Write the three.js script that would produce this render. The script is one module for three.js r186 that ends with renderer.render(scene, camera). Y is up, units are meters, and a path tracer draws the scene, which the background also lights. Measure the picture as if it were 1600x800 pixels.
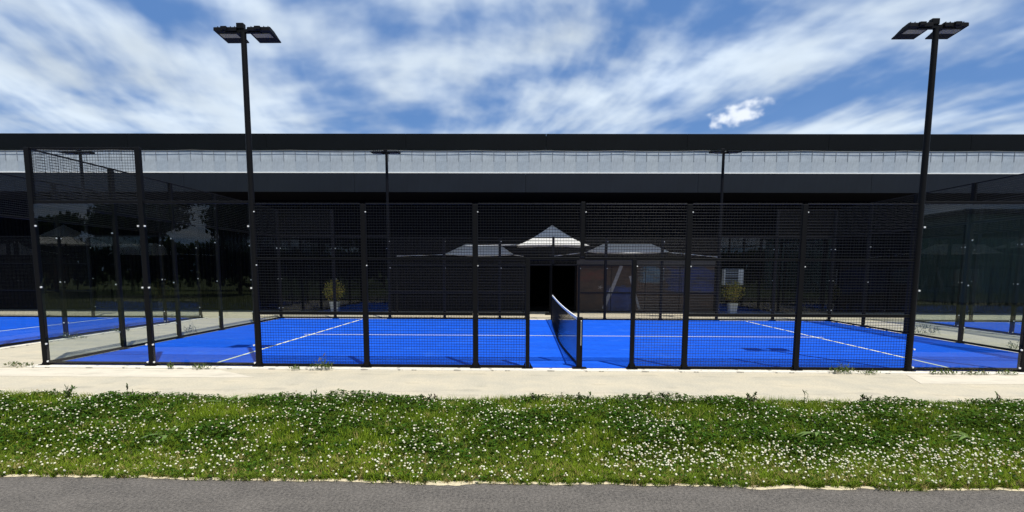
import * as THREE from 'three';
import { mergeGeometries } from 'three/addons/utils/BufferGeometryUtils.js';
import { RoundedBoxGeometry } from 'three/addons/geometries/RoundedBoxGeometry.js';

// ---------------------------------------------------------------- camera, sky, sun, exposure
const scene = new THREE.Scene();
const renderer = new THREE.WebGLRenderer({ antialias: true });
renderer.toneMapping = THREE.LinearToneMapping;
renderer.toneMappingExposure = 1.18;
renderer.shadowMap.enabled = true;

const camera = new THREE.PerspectiveCamera(2 * Math.atan(518.5 / 861) * 180 / Math.PI, 1600 / 1037, 0.1, 3000);
camera.setViewOffset(1600, 1037, 0, 0, 1600, 800);
camera.position.set(-1.027, 1.816, 10.085);
camera.rotation.order = 'YXZ';
camera.rotation.set(-0.1108, 0.0219, 0.0033);
scene.add(camera);

const SUN = new THREE.Vector3(1.45, 6, 2.5).normalize();
const sun = new THREE.DirectionalLight(new THREE.Color().setRGB(1, 0.955, 0.87), 4.7);
sun.position.copy(SUN).multiplyScalar(60);
sun.castShadow = true;
sun.shadow.camera.left = -40; sun.shadow.camera.right = 40; sun.shadow.camera.top = 40; sun.shadow.camera.bottom = -40;
sun.shadow.camera.far = 160; sun.shadow.mapSize.set(2048, 2048);
scene.add(sun, sun.target);

// seeded random numbers and gradient noise
function rng(seed) { let s = seed >>> 0; return () => { s = (s + 0x6D2B79F5) | 0; let t = Math.imul(s ^ (s >>> 15), 1 | s); t = (t + Math.imul(t ^ (t >>> 7), 61 | t)) ^ t; return ((t ^ (t >>> 14)) >>> 0) / 4294967296; }; }
const perm = new Uint8Array(512);
{ const r = rng(71), p = [...Array(256).keys()]; for (let i = 255; i > 0; i--) { const j = Math.floor(r() * (i + 1)); [p[i], p[j]] = [p[j], p[i]]; } for (let i = 0; i < 512; i++) perm[i] = p[i & 255]; }
const GX = [1, -1, 1, -1, 1.4, -1.4, 0, 0], GY = [1, 1, -1, -1, 0, 0, 1.4, -1.4];
function noise(x, y, wrap = 256) {
  const fx = Math.floor(x), fy = Math.floor(y), u = x - fx, v = y - fy;
  const w = (a) => ((a % wrap) + wrap) % wrap;
  const X0 = w(fx), X1 = w(fx + 1), Y0 = w(fy), Y1 = w(fy + 1);
  const g = (a, b, dx, dy) => { const h = perm[perm[a & 255] + (b & 255)] & 7; return GX[h] * dx + GY[h] * dy; };
  const su = u * u * u * (u * (u * 6 - 15) + 10), sv = v * v * v * (v * (v * 6 - 15) + 10);
  const a = g(X0, Y0, u, v), b = g(X1, Y0, u - 1, v), c = g(X0, Y1, u, v - 1), d = g(X1, Y1, u - 1, v - 1);
  return (a + su * (b - a)) + sv * ((c + su * (d - c)) - (a + su * (b - a)));
}
function fbm(x, y, oct, wrap = 256) { let s = 0, a = 0.5; for (let i = 0; i < oct; i++) { s += a * noise(x, y, wrap); x *= 2; y *= 2; wrap = Math.min(256, wrap * 2); a *= 0.5; } return s; }
const sstep = (a, b, x) => { const t = Math.min(1, Math.max(0, (x - a) / (b - a))); return t * t * (3 - 2 * t); };
const mixv = (a, b, t) => a + (b - a) * t;

// the sky: clear blue air and a layer of thin streaked cloud
{
  const W = 4096, H = 2048, data = new Float32Array(W * H * 4);
  const R = Math.PI / 180;
  // where the cloud is thicker (+) or thinner (-): azimuth from north (-z) towards +x, elevation, half widths, amount
  const spots = [
    [-32, 20.8, 4.5, 1.6, -0.42], [-13.5, 22.6, 4, 1.8, -0.36], [-19, 17.2, 3.5, 1.5, -0.26], [9.8, 20.6, 3.2, 1.2, -0.34], [1, 18.6, 4, 0.9, -0.16],
    [26.5, 14.6, 7, 1.3, -0.46], [17, 13.3, 3.5, 0.9, -0.3], [39, 14.6, 5, 1, -0.2], [14, 24, 5, 1.4, -0.3], [-21.5, 23.5, 4, 1.5, -0.2],
    [-26, 14.6, 4.5, 1.8, 0.34], [-33, 11.8, 6, 1.3, 0.32], [-9, 19.6, 5, 1.6, 0.3], [0.5, 21.2, 6, 1.8, 0.32], [14, 20, 5, 1.4, 0.26], [25, 18.6, 6, 1.6, 0.3],
    [-42, 13.5, 6, 1.8, 0.22], [-8, 13, 6, 0.9, 0.3], [32, 12.1, 7, 0.7, 0.26], [-39, 17.5, 5, 2, 0.16], [4, 17.2, 5, 0.8, 0.2], [36, 18, 4, 2, 0.18], [-40, 19.5, 5, 2, 0.25], [-30, 17, 5, 1.5, 0.15],
  ];
  const puff = [20.3, 14.3];
  const va = -17 * R, vx = Math.sin(va), vz = -Math.cos(va);
  for (let j = 0; j < H; j++) {
    const el = ((j + 0.5) / H - 0.5) * Math.PI, sy = Math.sin(el), cy = Math.cos(el);
    for (let i = 0; i < W; i++) {
      const k = (j * W + i) * 4, th = ((i + 0.5) / W - 0.5) * 2 * Math.PI; // three.js: u = atan2(z, x) / 2pi + 0.5
      const dx = Math.cos(th) * cy, dz = Math.sin(th) * cy;
      const e = Math.max(0, sy);
      const hz = Math.exp(-e * 7.5);
      let r = mixv(0.017, 0.30, hz), g = mixv(0.125, 0.53, hz), b = mixv(0.385, 0.80, Math.pow(hz, 0.85));
      if (sy > -0.01) {
        const q = 1 / (Math.max(sy, 0) + 0.09), px = dx * q, pz = dz * q;
        let al = px * vx + pz * vz, ac = -px * vz + pz * vx;
        const wx = fbm(al * 0.3 + 3.1, ac * 0.4 + 8.7, 2), wy = fbm(al * 0.3 + 17.2, ac * 0.4 + 1.9, 2);
        al += wx * 0.9; ac += wy * 0.7;
        const rough = fbm(al * 2.2 + 4, ac * 2.6 + 50, 5) * 0.22; // ragged cloud edges
        let d = 0.55 + 0.55 * fbm(al * 0.45 + 5 + rough, ac * 0.75 + 11, 3) + 0.5 * fbm(al * 0.9 + 31, ac * 1.7 + 7 + rough, 5) + 0.38 * fbm(al * 2.6 + 1, ac * 4.2 + 77, 5) + 0.2 * fbm(al * 7 + 1, ac * 8.5 + 7, 5);
        d += 0.13 * (0.55 - 2.6 * Math.abs(fbm(al * 1.3 + rough * 2 + 60, ac * 5.5 + 3, 4)));
        const az = Math.atan2(dx, -dz) / R, ee = el / R;
        if (Math.abs(az) < 65 && ee < 40) for (const s of spots) { const a = (az - s[0]) / s[2], c = (ee - s[1]) / s[3], m = a * a + c * c; if (m < 9) d += s[4] * Math.exp(-m); }
        let c = sstep(0.2, 1.02, d) * 0.87 + 0.1;
        let lum = 1 + 0.34 * fbm(al * 1.5 + 9, ac * 1.9 + 4, 4);
        let cr = 0.615 * lum, cg = 0.705 * lum, cb = 0.80 * lum;
        r = mixv(r, cr, c); g = mixv(g, cg, c); b = mixv(b, cb, c);
        // one small bright cumulus low on the right
        const pa = (az - puff[0]) / 2.3, pe = (ee - puff[1] - 0.18 * (az - puff[0])) / 0.95;
        if (Math.abs(pa) < 2.5 && Math.abs(pe) < 2.5) {
          const f = 1.25 - pa * pa - pe * pe + 1.9 * fbm(az * 0.8, ee * 1.2 + 40, 6);
          const t = sstep(-0.2, 1.25, f) * 0.9;
          r = mixv(r, 0.83, t); g = mixv(g, 0.88, t); b = mixv(b, 0.95, t);
        }
      }
      data[k] = r; data[k + 1] = g; data[k + 2] = b; data[k + 3] = 1;
    }
  }
  const t = new THREE.DataTexture(data, W, H, THREE.RGBAFormat, THREE.FloatType);
  t.mapping = THREE.EquirectangularReflectionMapping; t.magFilter = THREE.LinearFilter; t.needsUpdate = true;
  scene.background = t; scene.environment = t;
}

// ---------------------------------------------------------------- helpers
const V = (x, y, z) => new THREE.Vector3(x, y, z);
const taken = {};
function numbered(name) { const n = taken[name] = (taken[name] ?? -1) + 1; return n ? `${name}_${String(n).padStart(3, '0')}` : name; }
function shade(o) { o.castShadow = true; o.receiveShadow = true; return o; }
function tag(o, label, category, group) { o.userData.label = label; o.userData.category = category; if (group) o.userData.group = group; return o; }
function thing(name, label, category, pos = [0, 0, 0], group) { const o = new THREE.Group(); o.name = numbered(name); o.position.set(...pos); scene.add(o); return tag(o, label, category, group); }
function part(name, geo, mat, parent, pos, rot) {
  const m = shade(new THREE.Mesh(geo, mat)); m.name = name; if (pos) m.position.set(...pos); if (rot) m.rotation.set(...rot); parent.add(m); return m;
}
function structure(name, geo, mat, pos, label) {
  const m = shade(new THREE.Mesh(geo, mat)); m.name = numbered(name); if (pos) m.position.set(...pos); m.userData.kind = 'structure'; if (label) m.userData.label = label; scene.add(m); return m;
}
const bx = (w, h, d, x = 0, y = 0, z = 0) => new THREE.BoxGeometry(w, h, d).translate(x, y, z);
const boxCache = {};
function rbox(w, h, d, r = 0.006) { const k = [w, h, d, r].map(a => a.toFixed(4)).join(); return boxCache[k] ??= new RoundedBoxGeometry(w, h, d, 1, r); }
function plainUV(geo, s = 1) { // planar uv in metres from x and z
  const p = geo.attributes.position, uv = new Float32Array(p.count * 2);
  for (let i = 0; i < p.count; i++) { uv[2 * i] = p.getX(i) * s; uv[2 * i + 1] = p.getZ(i) * s; }
  geo.setAttribute('uv', new THREE.BufferAttribute(uv, 2)); return geo;
}
// a tiling texture computed from f(x, y) -> [r, g, b] linear 0..1 (encoded to sRGB) or a grey height
function tex(n, f, srgb = true, rep = 1) {
  const d = new Uint8Array(n * n * 4), enc = (c) => 255 * (c <= 0.0031308 ? 12.92 * c : 1.055 * Math.pow(c, 1 / 2.4) - 0.055);
  for (let j = 0; j < n; j++) for (let i = 0; i < n; i++) {
    const c = f(i / n, j / n, i, j), k = (j * n + i) * 4;
    for (let q = 0; q < 3; q++) d[k + q] = Math.max(0, Math.min(255, srgb ? enc(Math.max(0, Math.min(1, c[q]))) : 255 * c[q]));
    d[k + 3] = 255;
  }
  const t = new THREE.DataTexture(d, n, n); t.wrapS = t.wrapT = THREE.RepeatWrapping; t.magFilter = THREE.LinearFilter; t.minFilter = THREE.LinearMipmapLinearFilter; t.generateMipmaps = true;
  if (srgb) t.colorSpace = THREE.SRGBColorSpace; t.repeat.set(rep, rep); t.needsUpdate = true; return t;
}
const std = (rgb, rough = 0.8, more = {}) => new THREE.MeshStandardMaterial({ color: new THREE.Color().setRGB(...rgb), roughness: rough, ...more });

// ---------------------------------------------------------------- materials
const rT = rng(5);
const M = {};
const dull = (rgb, rough, spec, more = {}) => new THREE.MeshPhysicalMaterial({ color: new THREE.Color().setRGB(...rgb), roughness: rough, specularIntensity: spec, ...more });
M.black = dull([0.0045, 0.0045, 0.0055], 0.5, 0.22);
M.wire = dull([0.0085, 0.0085, 0.0082], 0.32, 0.3);
M.steel = std([0.62, 0.63, 0.64], 0.28, { metalness: 0.9 });
M.bolt = std([0.78, 0.78, 0.78], 0.35, { metalness: 0.3 });
M.glass = new THREE.MeshPhysicalMaterial({ color: new THREE.Color().setRGB(0.79, 0.83, 0.82), roughness: 0, transmission: 1, thickness: 0, ior: 1.5, side: THREE.DoubleSide });
M.glassEdge = std([0.13, 0.2, 0.18], 0.25);
M.white = std([0.78, 0.78, 0.76], 0.7);
M.tape = std([0.72, 0.73, 0.74], 0.8);

{ // sand-coloured resin concrete of the walkways
  const map = tex(1024, (u, v) => {
    const a = fbm(u * 6, v * 6, 5, 6), b = fbm(u * 96 + 3, v * 96, 3, 96), s = rT();
    let k = 1 + 0.22 * a + 0.2 * b + 0.2 * (s - 0.5) - 0.12 * sstep(0.22, 0.42, fbm(u * 4 + 2, v * 9 + 6, 5, 4));
    if (s > 0.985) k *= 0.6;
    return [0.455 * k, 0.408 * k * (1 - 0.04 * a), 0.31 * k * (1 - 0.1 * a)];
  }, true, 1 / 3);
  M.sand = new THREE.MeshStandardMaterial({ map, roughness: 0.95, bumpMap: tex(512, (u, v) => { const k = 0.5 + 0.4 * fbm(u * 128, v * 128, 2, 128) + 0.2 * (rT() - 0.5); return [k, k, k]; }, false, 1 / 0.8), bumpScale: 0.004 });
  const map2 = tex(512, (u, v) => {
    const a = fbm(u * 8 + 3, v * 8, 5, 8), s = rT(), st = sstep(0.1, 0.4, fbm(u * 5 + 9, v * 13, 4, 5));
    const k = (1 + 0.14 * a + 0.14 * (s - 0.5)) * (1 - 0.16 * st);
    return [0.53 * k, 0.48 * k, 0.385 * k];
  }, true, 1 / 2.3);
  M.paleSlab = new THREE.MeshStandardMaterial({ map: map2, roughness: 0.95 });
  const map3 = tex(512, (u, v) => {
    const a = fbm(u * 10, v * 10, 5, 10), s = rT(), st = sstep(0.18, 0.34, fbm(u * 14 + 9, v * 14, 4, 14));
    const k = (1 + 0.12 * a + 0.1 * (s - 0.5)) * (1 - 0.5 * st);
    return [0.64 * k, 0.6 * k, 0.51 * k];
  }, true, 1 / 1.7);
  M.beam = new THREE.MeshStandardMaterial({ map: map3, roughness: 0.9 });
}
{ // asphalt
  const map = tex(1024, (u, v) => {
    const s = rT(), a = fbm(u * 5, v * 5, 4, 5), b = fbm(u * 160, v * 160, 2, 160);
    let k = 0.104 * (1 + 0.3 * a + 0.9 * b + 0.9 * fbm(u * 60 + 7, v * 60, 3, 60) + 0.35 * (s - 0.5));
    if (s > 0.975) k += 0.13 * rT();
    if (s < 0.02) k *= 0.4;
    return [k * 1.09, k * 0.965, k * 0.83];
  }, true, 1 / 1.6);
  M.asphalt = new THREE.MeshStandardMaterial({ map, roughness: 0.9, bumpMap: tex(512, (u, v) => { const k = 0.5 + 0.7 * fbm(u * 90, v * 90, 3, 90); return [k, k, k]; }, false, 1 / 0.8), bumpScale: 0.012 });
}
{ // blue artificial turf with drifts of pale sand worked into it
  const map = tex(1024, (u, v) => {
    const a = fbm(u * 4, v * 9, 5, 4), b = fbm(u * 40, v * 90, 3, 10), s = rT();
    const sand = sstep(0.16, 0.5, fbm(u * 9 + 2, v * 28 + 5, 5, 9)) * 0.10 + sstep(0.05, 0.5, fbm(u * 3 + 7, v * 4 + 1, 3, 3)) * 0.035;
    const k = 1 + 0.18 * a + 0.22 * b + 0.25 * (s - 0.5);
    return [0.0045 * k + 0.12 * sand, 0.079 * k + 0.26 * sand, 0.535 * k + 0.26 * sand];
  }, true, 1 / 5);
  M.turf = new THREE.MeshPhysicalMaterial({ map, roughness: 0.95, specularIntensity: 0.25, bumpMap: tex(512, (u, v) => { const k = 0.5 + 0.5 * fbm(u * 110, v * 110, 2, 110) + 0.3 * (rT() - 0.5); return [k, k, k]; }, false, 1), bumpScale: 0.005 });
}
M.line = std([0.7, 0.7, 0.46], 0.9);
{
  const map = tex(512, (u, v) => { const a = fbm(u * 12, v * 12, 5, 12), b = fbm(u * 60, v * 60, 3, 60), k = 1 + 0.5 * a + 0.6 * b; return [0.05 * k, 0.058 * k, 0.022 * k]; }, true, 1 / 1.5);
  M.soil = new THREE.MeshStandardMaterial({ map, roughness: 1 });
  const map2 = tex(512, (u, v) => { const a = fbm(u * 6, v * 6, 5, 6), b = fbm(u * 50, v * 50, 3, 50), k = 1 + 0.5 * a + 0.6 * b; return [0.075 * k, 0.10 * k, 0.03 * k]; }, true, 1 / 9);
  M.field = new THREE.MeshStandardMaterial({ map: map2, roughness: 1 });
  const map3 = tex(512, (u, v) => { const a = fbm(u * 20, v * 20, 4, 20), s = rT(), k = 1 + 0.35 * a + 0.4 * (s - 0.5); return [0.5 * k, 0.43 * k, 0.285 * k]; }, true, 1 / 0.7);
  M.grit = new THREE.MeshStandardMaterial({ map: map3, roughness: 1 });
}
function metalMap(rgb, rep, streak) {
  return tex(512, (u, v) => { const a = fbm(u * 5, v * 5, 5, 5), b = fbm(u * 40, v * 4, 3, 4), k = 1 + 0.22 * a + streak * b + 0.06 * (rT() - 0.5); return rgb.map(c => c * k); }, true, rep);
}
M.fascia = new THREE.MeshPhysicalMaterial({ map: metalMap([0.0036, 0.0048, 0.0058], 1 / 4, 0.16), roughness: 0.6, specularIntensity: 0.16 });
M.canopy = new THREE.MeshPhysicalMaterial({ map: metalMap([0.0078, 0.0105, 0.014], 1 / 4, 0.2), roughness: 0.55, specularIntensity: 0.35 });
M.cladding = dull([0.001, 0.0011, 0.0026], 0.6, 0.1);
M.soffit = dull([0.0022, 0.0022, 0.0025], 0.8, 0.15);
M.pale = [0, 1, 2].map(i => new THREE.MeshStandardMaterial({ map: metalMap([[0.335, 0.375, 0.42], [0.35, 0.39, 0.43], [0.32, 0.365, 0.415]][i], [0.7, 0.9, 1.1][i], 0.16), roughness: 0.55 }));

// ---------------------------------------------------------------- ground, roads, paths
const ROAD = -0.2;
{
  // one sheet to the horizon
  const g = plainUV(new THREE.PlaneGeometry(1600, 1600, 8, 8).rotateX(-Math.PI / 2));
  structure('ground', g, M.field, [0, -0.34, 0], 'rough green land reaching to the horizon');
  structure('walkway', plainUV(bx(150, 0.3, 19.2).translate(0, -0.15, 0)), M.sand, [0, 0, -6.9], 'sand coloured concrete walkway round the courts');
  structure('asphalt_road', plainUV(bx(170, 0.12, 6.6).translate(0, -0.06, 0)), M.asphalt, [0, ROAD, 8.3], 'grey asphalt road in the foreground');
  // pale concrete patches on the walkway
  const patch = (pts, name, mat, label) => { const s = new THREE.Shape(pts.map(p => new THREE.Vector2(p[0], -p[1]))); return structure(name, plainUV(new THREE.ExtrudeGeometry(s, { depth: 0.004, bevelEnabled: false }).rotateX(-Math.PI / 2)), mat, [0, 0.001, 0], label); };
  patch([[-16, 0.30], [-6.6, 0.30], [-5.6, 0.99], [-5.9, 1.03], [-16, 1.08]], 'concrete_patch', M.paleSlab, 'pale concrete patch beside the left corner');
  patch([[5.75, 0.30], [10.5, 0.30], [10.5, 1.04], [5.45, 1.1]], 'concrete_patch', M.paleSlab, 'pale concrete patch beside the right corner');
}
const COURTS = [0, -23.1, 23.1];
COURTS.forEach((cx, ci) => {
  const where = ['middle', 'left', 'right'][ci];
  const turf = structure('court_turf', plainUV(bx(20.0, 0.03, 10.0)), M.turf, [cx, 0.012, -5.05], `blue artificial turf of the ${where} court`);
  const line = (w, d, x, z) => part('court_line', bx(w, 0.004, d), M.line, turf, [x, 0.0175, z]);
  line(0.055, 9.5, -6.95, 0); line(0.055, 9.5, 6.95, 0); line(14.3, 0.042, 0, 0).position.y = 0.0195;
  // concrete beam under the enclosure
  const b = []; b.push(bx(20.5, 0.22, 0.26, 0, -0.09, 5.16), bx(20.5, 0.22, 0.26, 0, -0.09, -5.16), bx(0.24, 0.22, 10.06, 10.13, -0.09, 0), bx(0.24, 0.22, 10.06, -10.13, -0.09, 0));
  const g = mergeGeometries(b); plainUV(g); structure('concrete_kerb', g, M.beam, [cx, 0, -5.05], `white concrete footing under the ${where} court fence`);
});

// grass bank between walkway and road
const bankY = (x, z) => {
  const t = sstep(2.4, 4.95, z), base = mixv(0.0, ROAD + 0.012, t);
  return base + 0.035 * Math.sin(Math.PI * Math.min(1, Math.max(0, (z - 2.4) / 2.6))) + 0.03 * fbm(x * 0.7, z * 0.7 + 9, 3);
};
const backEdge = (x) => 2.66 + 0.06 * fbm(x * 0.8, 3.3, 4);
const frontEdge = (x) => 5.04 + 0.008 * x + 0.07 * fbm(x * 0.9, 8.3, 4) + 0.04 * fbm(x * 4, 1.3, 3);
{
  const nx = 400, nz = 16, X0 = -40, X1 = 40, pos = [], idx = [];
  for (let i = 0; i <= nx; i++) for (let j = 0; j <= nz; j++) {
    const x = mixv(X0, X1, i / nx), z = mixv(backEdge(x), frontEdge(x) - 0.01, j / nz);
    pos.push(x, j === nz ? ROAD - 0.02 : bankY(x, z) - (j === 0 ? 0.01 : 0), z);
  }
  for (let i = 0; i < nx; i++) for (let j = 0; j < nz; j++) { const a = i * (nz + 1) + j, b = a + nz + 1; idx.push(a, a + 1, b, b, a + 1, b + 1); }
  const g = new THREE.BufferGeometry(); g.setAttribute('position', new THREE.Float32BufferAttribute(pos, 3)); g.setIndex(idx); g.computeVertexNormals();
  structure('grass_bank', plainUV(g), M.soil, [0, 0, 0], 'earth bank under the clover and grass');
  // crumbled dry sand along the edge of the asphalt, in ragged tongues
  const p2 = [], i2 = [], n2 = 2400, e2 = (x) => { const f = frontEdge(x); return f + 0.012 + 0.34 * Math.max(0, fbm(x * 0.8 + 40, 2.2, 4) - 0.03) + 0.035 * fbm(x * 9, 5, 3); };
  for (let i = 0; i <= n2; i++) { const x = mixv(-30, 30, i / n2), z0 = frontEdge(x) - 0.03, z1 = Math.max(z0 + 0.015, e2(x)); p2.push(x, ROAD + 0.012, z0, x, ROAD + 0.01, mixv(z0, z1, 0.8), x, ROAD + 0.003, z1); }
  for (let i = 0; i < n2; i++) for (let j = 0; j < 2; j++) { const a = i * 3 + j, b = a + 3; i2.push(a, a + 1, b, b, a + 1, b + 1); }
  const g2 = new THREE.BufferGeometry(); g2.setAttribute('position', new THREE.Float32BufferAttribute(p2, 3)); g2.setIndex(i2); g2.computeVertexNormals();
  structure('sand_verge', plainUV(g2), M.grit, [0, 0, 0], 'ragged strip of dry sand along the asphalt edge');
}

// ---------------------------------------------------------------- the hall behind the courts
{
  const hall = thing('sports_hall', 'long black hall with a pale panel band, behind all the courts', 'building', [0, 0, 0]);
  hall.rotation.y = 0.0125;
  const L = 46;
  // roof edge, in long flashing pieces
  for (let i = 0; i < 16; i++) { const w = 2 * L / 16; part('roof_fascia', plainUVxy(bx(w - 0.012, 0.62, 0.1)), M.fascia, hall, [-L + w * (i + 0.5), 7.06, -13.245]); }
  part('roof', bx(2 * L, 0.2, 15.8), M.soffit, hall, [0, 7.2, -21.22]);
  part('gutter', bx(2 * L, 0.03, 0.09, 0, 0, 0), M.fascia, hall, [0, 6.722, -13.235]);
  // pale translucent band, one sheet after another with an upstand rib at each joint
  const pitch = 0.482, n = Math.round(2 * L / pitch), sheet = plainUVxy(bx(pitch - 0.003, 1.5, 0.03)), rib = bx(0.012, 1.5, 0.025);
  for (let i = 0; i < n; i++) part('wall_sheet', sheet, M.pale[(i * 7 + (i >> 2)) % 3], hall, [-L + pitch * (i + 0.5), 6.1, -13.24]);
  const clip = bx(0.022, 0.4, 0.02); const clipMat = std([0.16, 0.18, 0.21], 0.7);
  for (let i = 1; i < n; i++) part('seam_clip', clip, clipMat, hall, [-L + pitch * i, 6.49, -13.222]);
  const back = bx(2 * L, 1.5, 0.02); part('sunlit_lip_bar', bx(2 * L, 0.035, 0.03), M.white, hall, [0, 5.815, -13.21]);  // white bar added; its colour stands in for the sunlit lip of the sheets
  part('backing', back, std([0.3, 0.33, 0.37], 0.8), hall, [0, 6.1, -13.275]);
  // canopy over the terrace
  for (let i = 0; i < 14; i++) { const w = 2 * L / 14; part('canopy_fascia', plainUVxy(bx(w - 0.01, 0.7, 0.06)), M.canopy, hall, [-L + w * (i + 0.37), 5.15, -11.53]); }
  const sl = new THREE.Shape([[-11.56, 4.86], [-14.6, 4.86], [-14.6, 5.75], [-13.3, 5.75], [-11.56, 5.46]].map(p => new THREE.Vector2(p[0], p[1])));
  part('canopy', new THREE.ExtrudeGeometry(sl, { depth: 2 * L, bevelEnabled: false }).rotateY(-Math.PI / 2).translate(0, 0, 0), M.soffit, hall, [L, 0, 0]);
  // ribbed wall sheeting left and right of the doorway and over it
  const ribbed = (x0, x1, y0, y1) => {
    const pts = [], p = 0.17; for (let x = x0; x < x1 - 1e-6; x += p) { const e = Math.min(p, x1 - x); pts.push([x, 0], [x + 0.07 * e / p, 0], [x + 0.095 * e / p, 0.032], [x + 0.145 * e / p, 0.032]); } pts.push([x1, 0]);
    const pos = [], idx = []; pts.forEach(([x, z]) => pos.push(x, y0, z, x, y1, z)); for (let i = 0; i < pts.length - 1; i++) { const a = 2 * i; idx.push(a, a + 2, a + 1, a + 1, a + 2, a + 3); }
    const g = new THREE.BufferGeometry(); g.setAttribute('position', new THREE.Float32BufferAttribute(pos, 3)); g.setIndex(idx); const f = g.toNonIndexed(); f.computeVertexNormals(); return f;
  };
  part('wall', ribbed(-L, -0.68, 0.02, 4.86), M.cladding, hall, [0, 0, -14.5]);
  part('wall', ribbed(1.38, L, 0.02, 4.86), M.cladding, hall, [0, 0, -14.5]);
  part('wall', ribbed(-0.68, 1.38, 2.08, 4.86), M.cladding, hall, [0, 0, -14.5]);
  part('back_wall', bx(2 * L, 7.1, 0.2, 0, 3.55, -29), M.soffit, hall);
  for (const s of [-1, 1]) part('side_wall', bx(0.2, 7.1, 15.6, s * (L - 0.1), 3.55, -21.2), M.soffit, hall);
  part('floor', bx(2 * L - 0.6, 0.02, 14.2, 0, 0.012, -21.7), std([0.03, 0.028, 0.026], 0.6), hall);
  part('partition', bx(9, 4.7, 0.1, 0.35, 2.4, -18.5), M.soffit, hall);  // dark wall added behind the doorway to stop light showing through
  for (const [x, w, y, h] of [[-0.72, 0.07, 1.04, 2.1], [1.42, 0.07, 1.04, 2.1]]) part('door_jamb', bx(w, h, 0.14), M.black, hall, [x, y, -14.46]);
  part('door_lintel', bx(2.07, 0.07, 0.14), M.black, hall, [0.35, 2.06, -14.46]);
  part('base_board', bx(2 * L, 0.1, 0.02, 0, 0.06, -14.44), M.soffit, hall);
  // loose cable along the underside of the roof edge
  const cp = []; for (let i = 0; i <= 160; i++) { const x = -30 + 60 * i / 160; cp.push(V(x, 6.70 - 0.035 * Math.abs(Math.sin(x * 0.9 + 0.6 * Math.sin(x * 0.31))), -13.165)); }
  part('cable', new THREE.TubeGeometry(new THREE.CatmullRomCurve3(cp), 320, 0.008, 5), std([0.22, 0.22, 0.21], 0.6), hall);

  // painted boards beside the doorway
  const c = document.createElement('canvas'); c.width = 1024; c.height = 400; const q = c.getContext('2d');
  q.fillStyle = '#4a3526'; q.fillRect(0, 0, 1024, 400);
  const rr = rng(91), blot = (x, y, w, h, col, a) => { q.globalAlpha = a; q.fillStyle = col; q.beginPath(); q.ellipse(x, y, w, h, rr() * 1.2 - 0.6, 0, 7); q.fill(); q.globalAlpha = 1; };
  for (let i = 0; i < 260; i++) blot(rr() * 1024, rr() * 400, 14 + rr() * 50, 6 + rr() * 24, ['#5a4330', '#3c2c22', '#6b4b34', '#332a2a', '#7a5a40'][i % 5], 0.35);
  for (let i = 0; i < 90; i++) blot(240 + rr() * 160, 190 + rr() * 210, 14 + rr() * 40, 8 + rr() * 26, ['#24408c', '#1c3272', '#3757a8'][i % 3], 0.4);
  for (let i = 0; i < 120; i++) blot(700 + rr() * 320, 30 + rr() * 190, 20 + rr() * 60, 8 + rr() * 26, ['#1b3480', '#24469c', '#16285e'][i % 3], 0.45);
  for (let i = 0; i < 60; i++) blot(480 + rr() * 150, 10 + rr() * 130, 10 + rr() * 36, 8 + rr() * 20, ['#5f8fae', '#7fa5b4', '#3e6c92'][i % 3], 0.35);
  for (let i = 0; i < 40; i++) blot(40 + rr() * 140, 40 + rr() * 80, 10 + rr() * 46, 8 + rr() * 16, ['#7a3d2a', '#6a4a30'][i % 2], 0.35);
  const beam = (x0, y0, x1, y1, w) => { q.strokeStyle = '#b9bdc2'; q.lineWidth = w; q.beginPath(); q.moveTo(x0, y0); q.lineTo(x1, y1); q.stroke(); };
  beam(330, 0, 205, 380, 26); beam(396, 90, 474, 380, 18); q.fillStyle = '#a9a29a'; q.beginPath(); for (let k = 0; k < 10; k++) { const a = k * Math.PI / 5, r = k % 2 ? 8 : 25; q.lineTo(178 + r * Math.cos(a), 190 + r * Math.sin(a)); } q.fill();
  const mt = new THREE.CanvasTexture(c); mt.colorSpace = THREE.SRGBColorSpace;
  const mm = new THREE.MeshStandardMaterial({ map: mt, roughness: 0.6, color: new THREE.Color().setRGB(0.55, 0.53, 0.55) });
  const mw = 6.06, k0 = 1.46, nb = 4;
  for (let i = 0; i < nb; i++) { const g = bx(mw / nb - 0.03, 2.0, 0.05), uv = g.attributes.uv; for (let j = 0; j < uv.count; j++) uv.setX(j, (i + uv.getX(j)) / nb); part('painted_board', g, mm, hall, [k0 + mw / nb * (i + 0.5), 1.04, -14.38]); }
  part('sign_board', bx(mw, 0.22, 0.07), std([0.06, 0.055, 0.055], 0.6), hall, [k0 + mw / 2, 2.21, -14.37]);
}
function plainUVxy(geo) { const p = geo.attributes.position, uv = new Float32Array(p.count * 2); for (let i = 0; i < p.count; i++) { uv[2 * i] = p.getX(i); uv[2 * i + 1] = p.getY(i); } geo.setAttribute('uv', new THREE.BufferAttribute(uv, 2)); return geo; }

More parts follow.
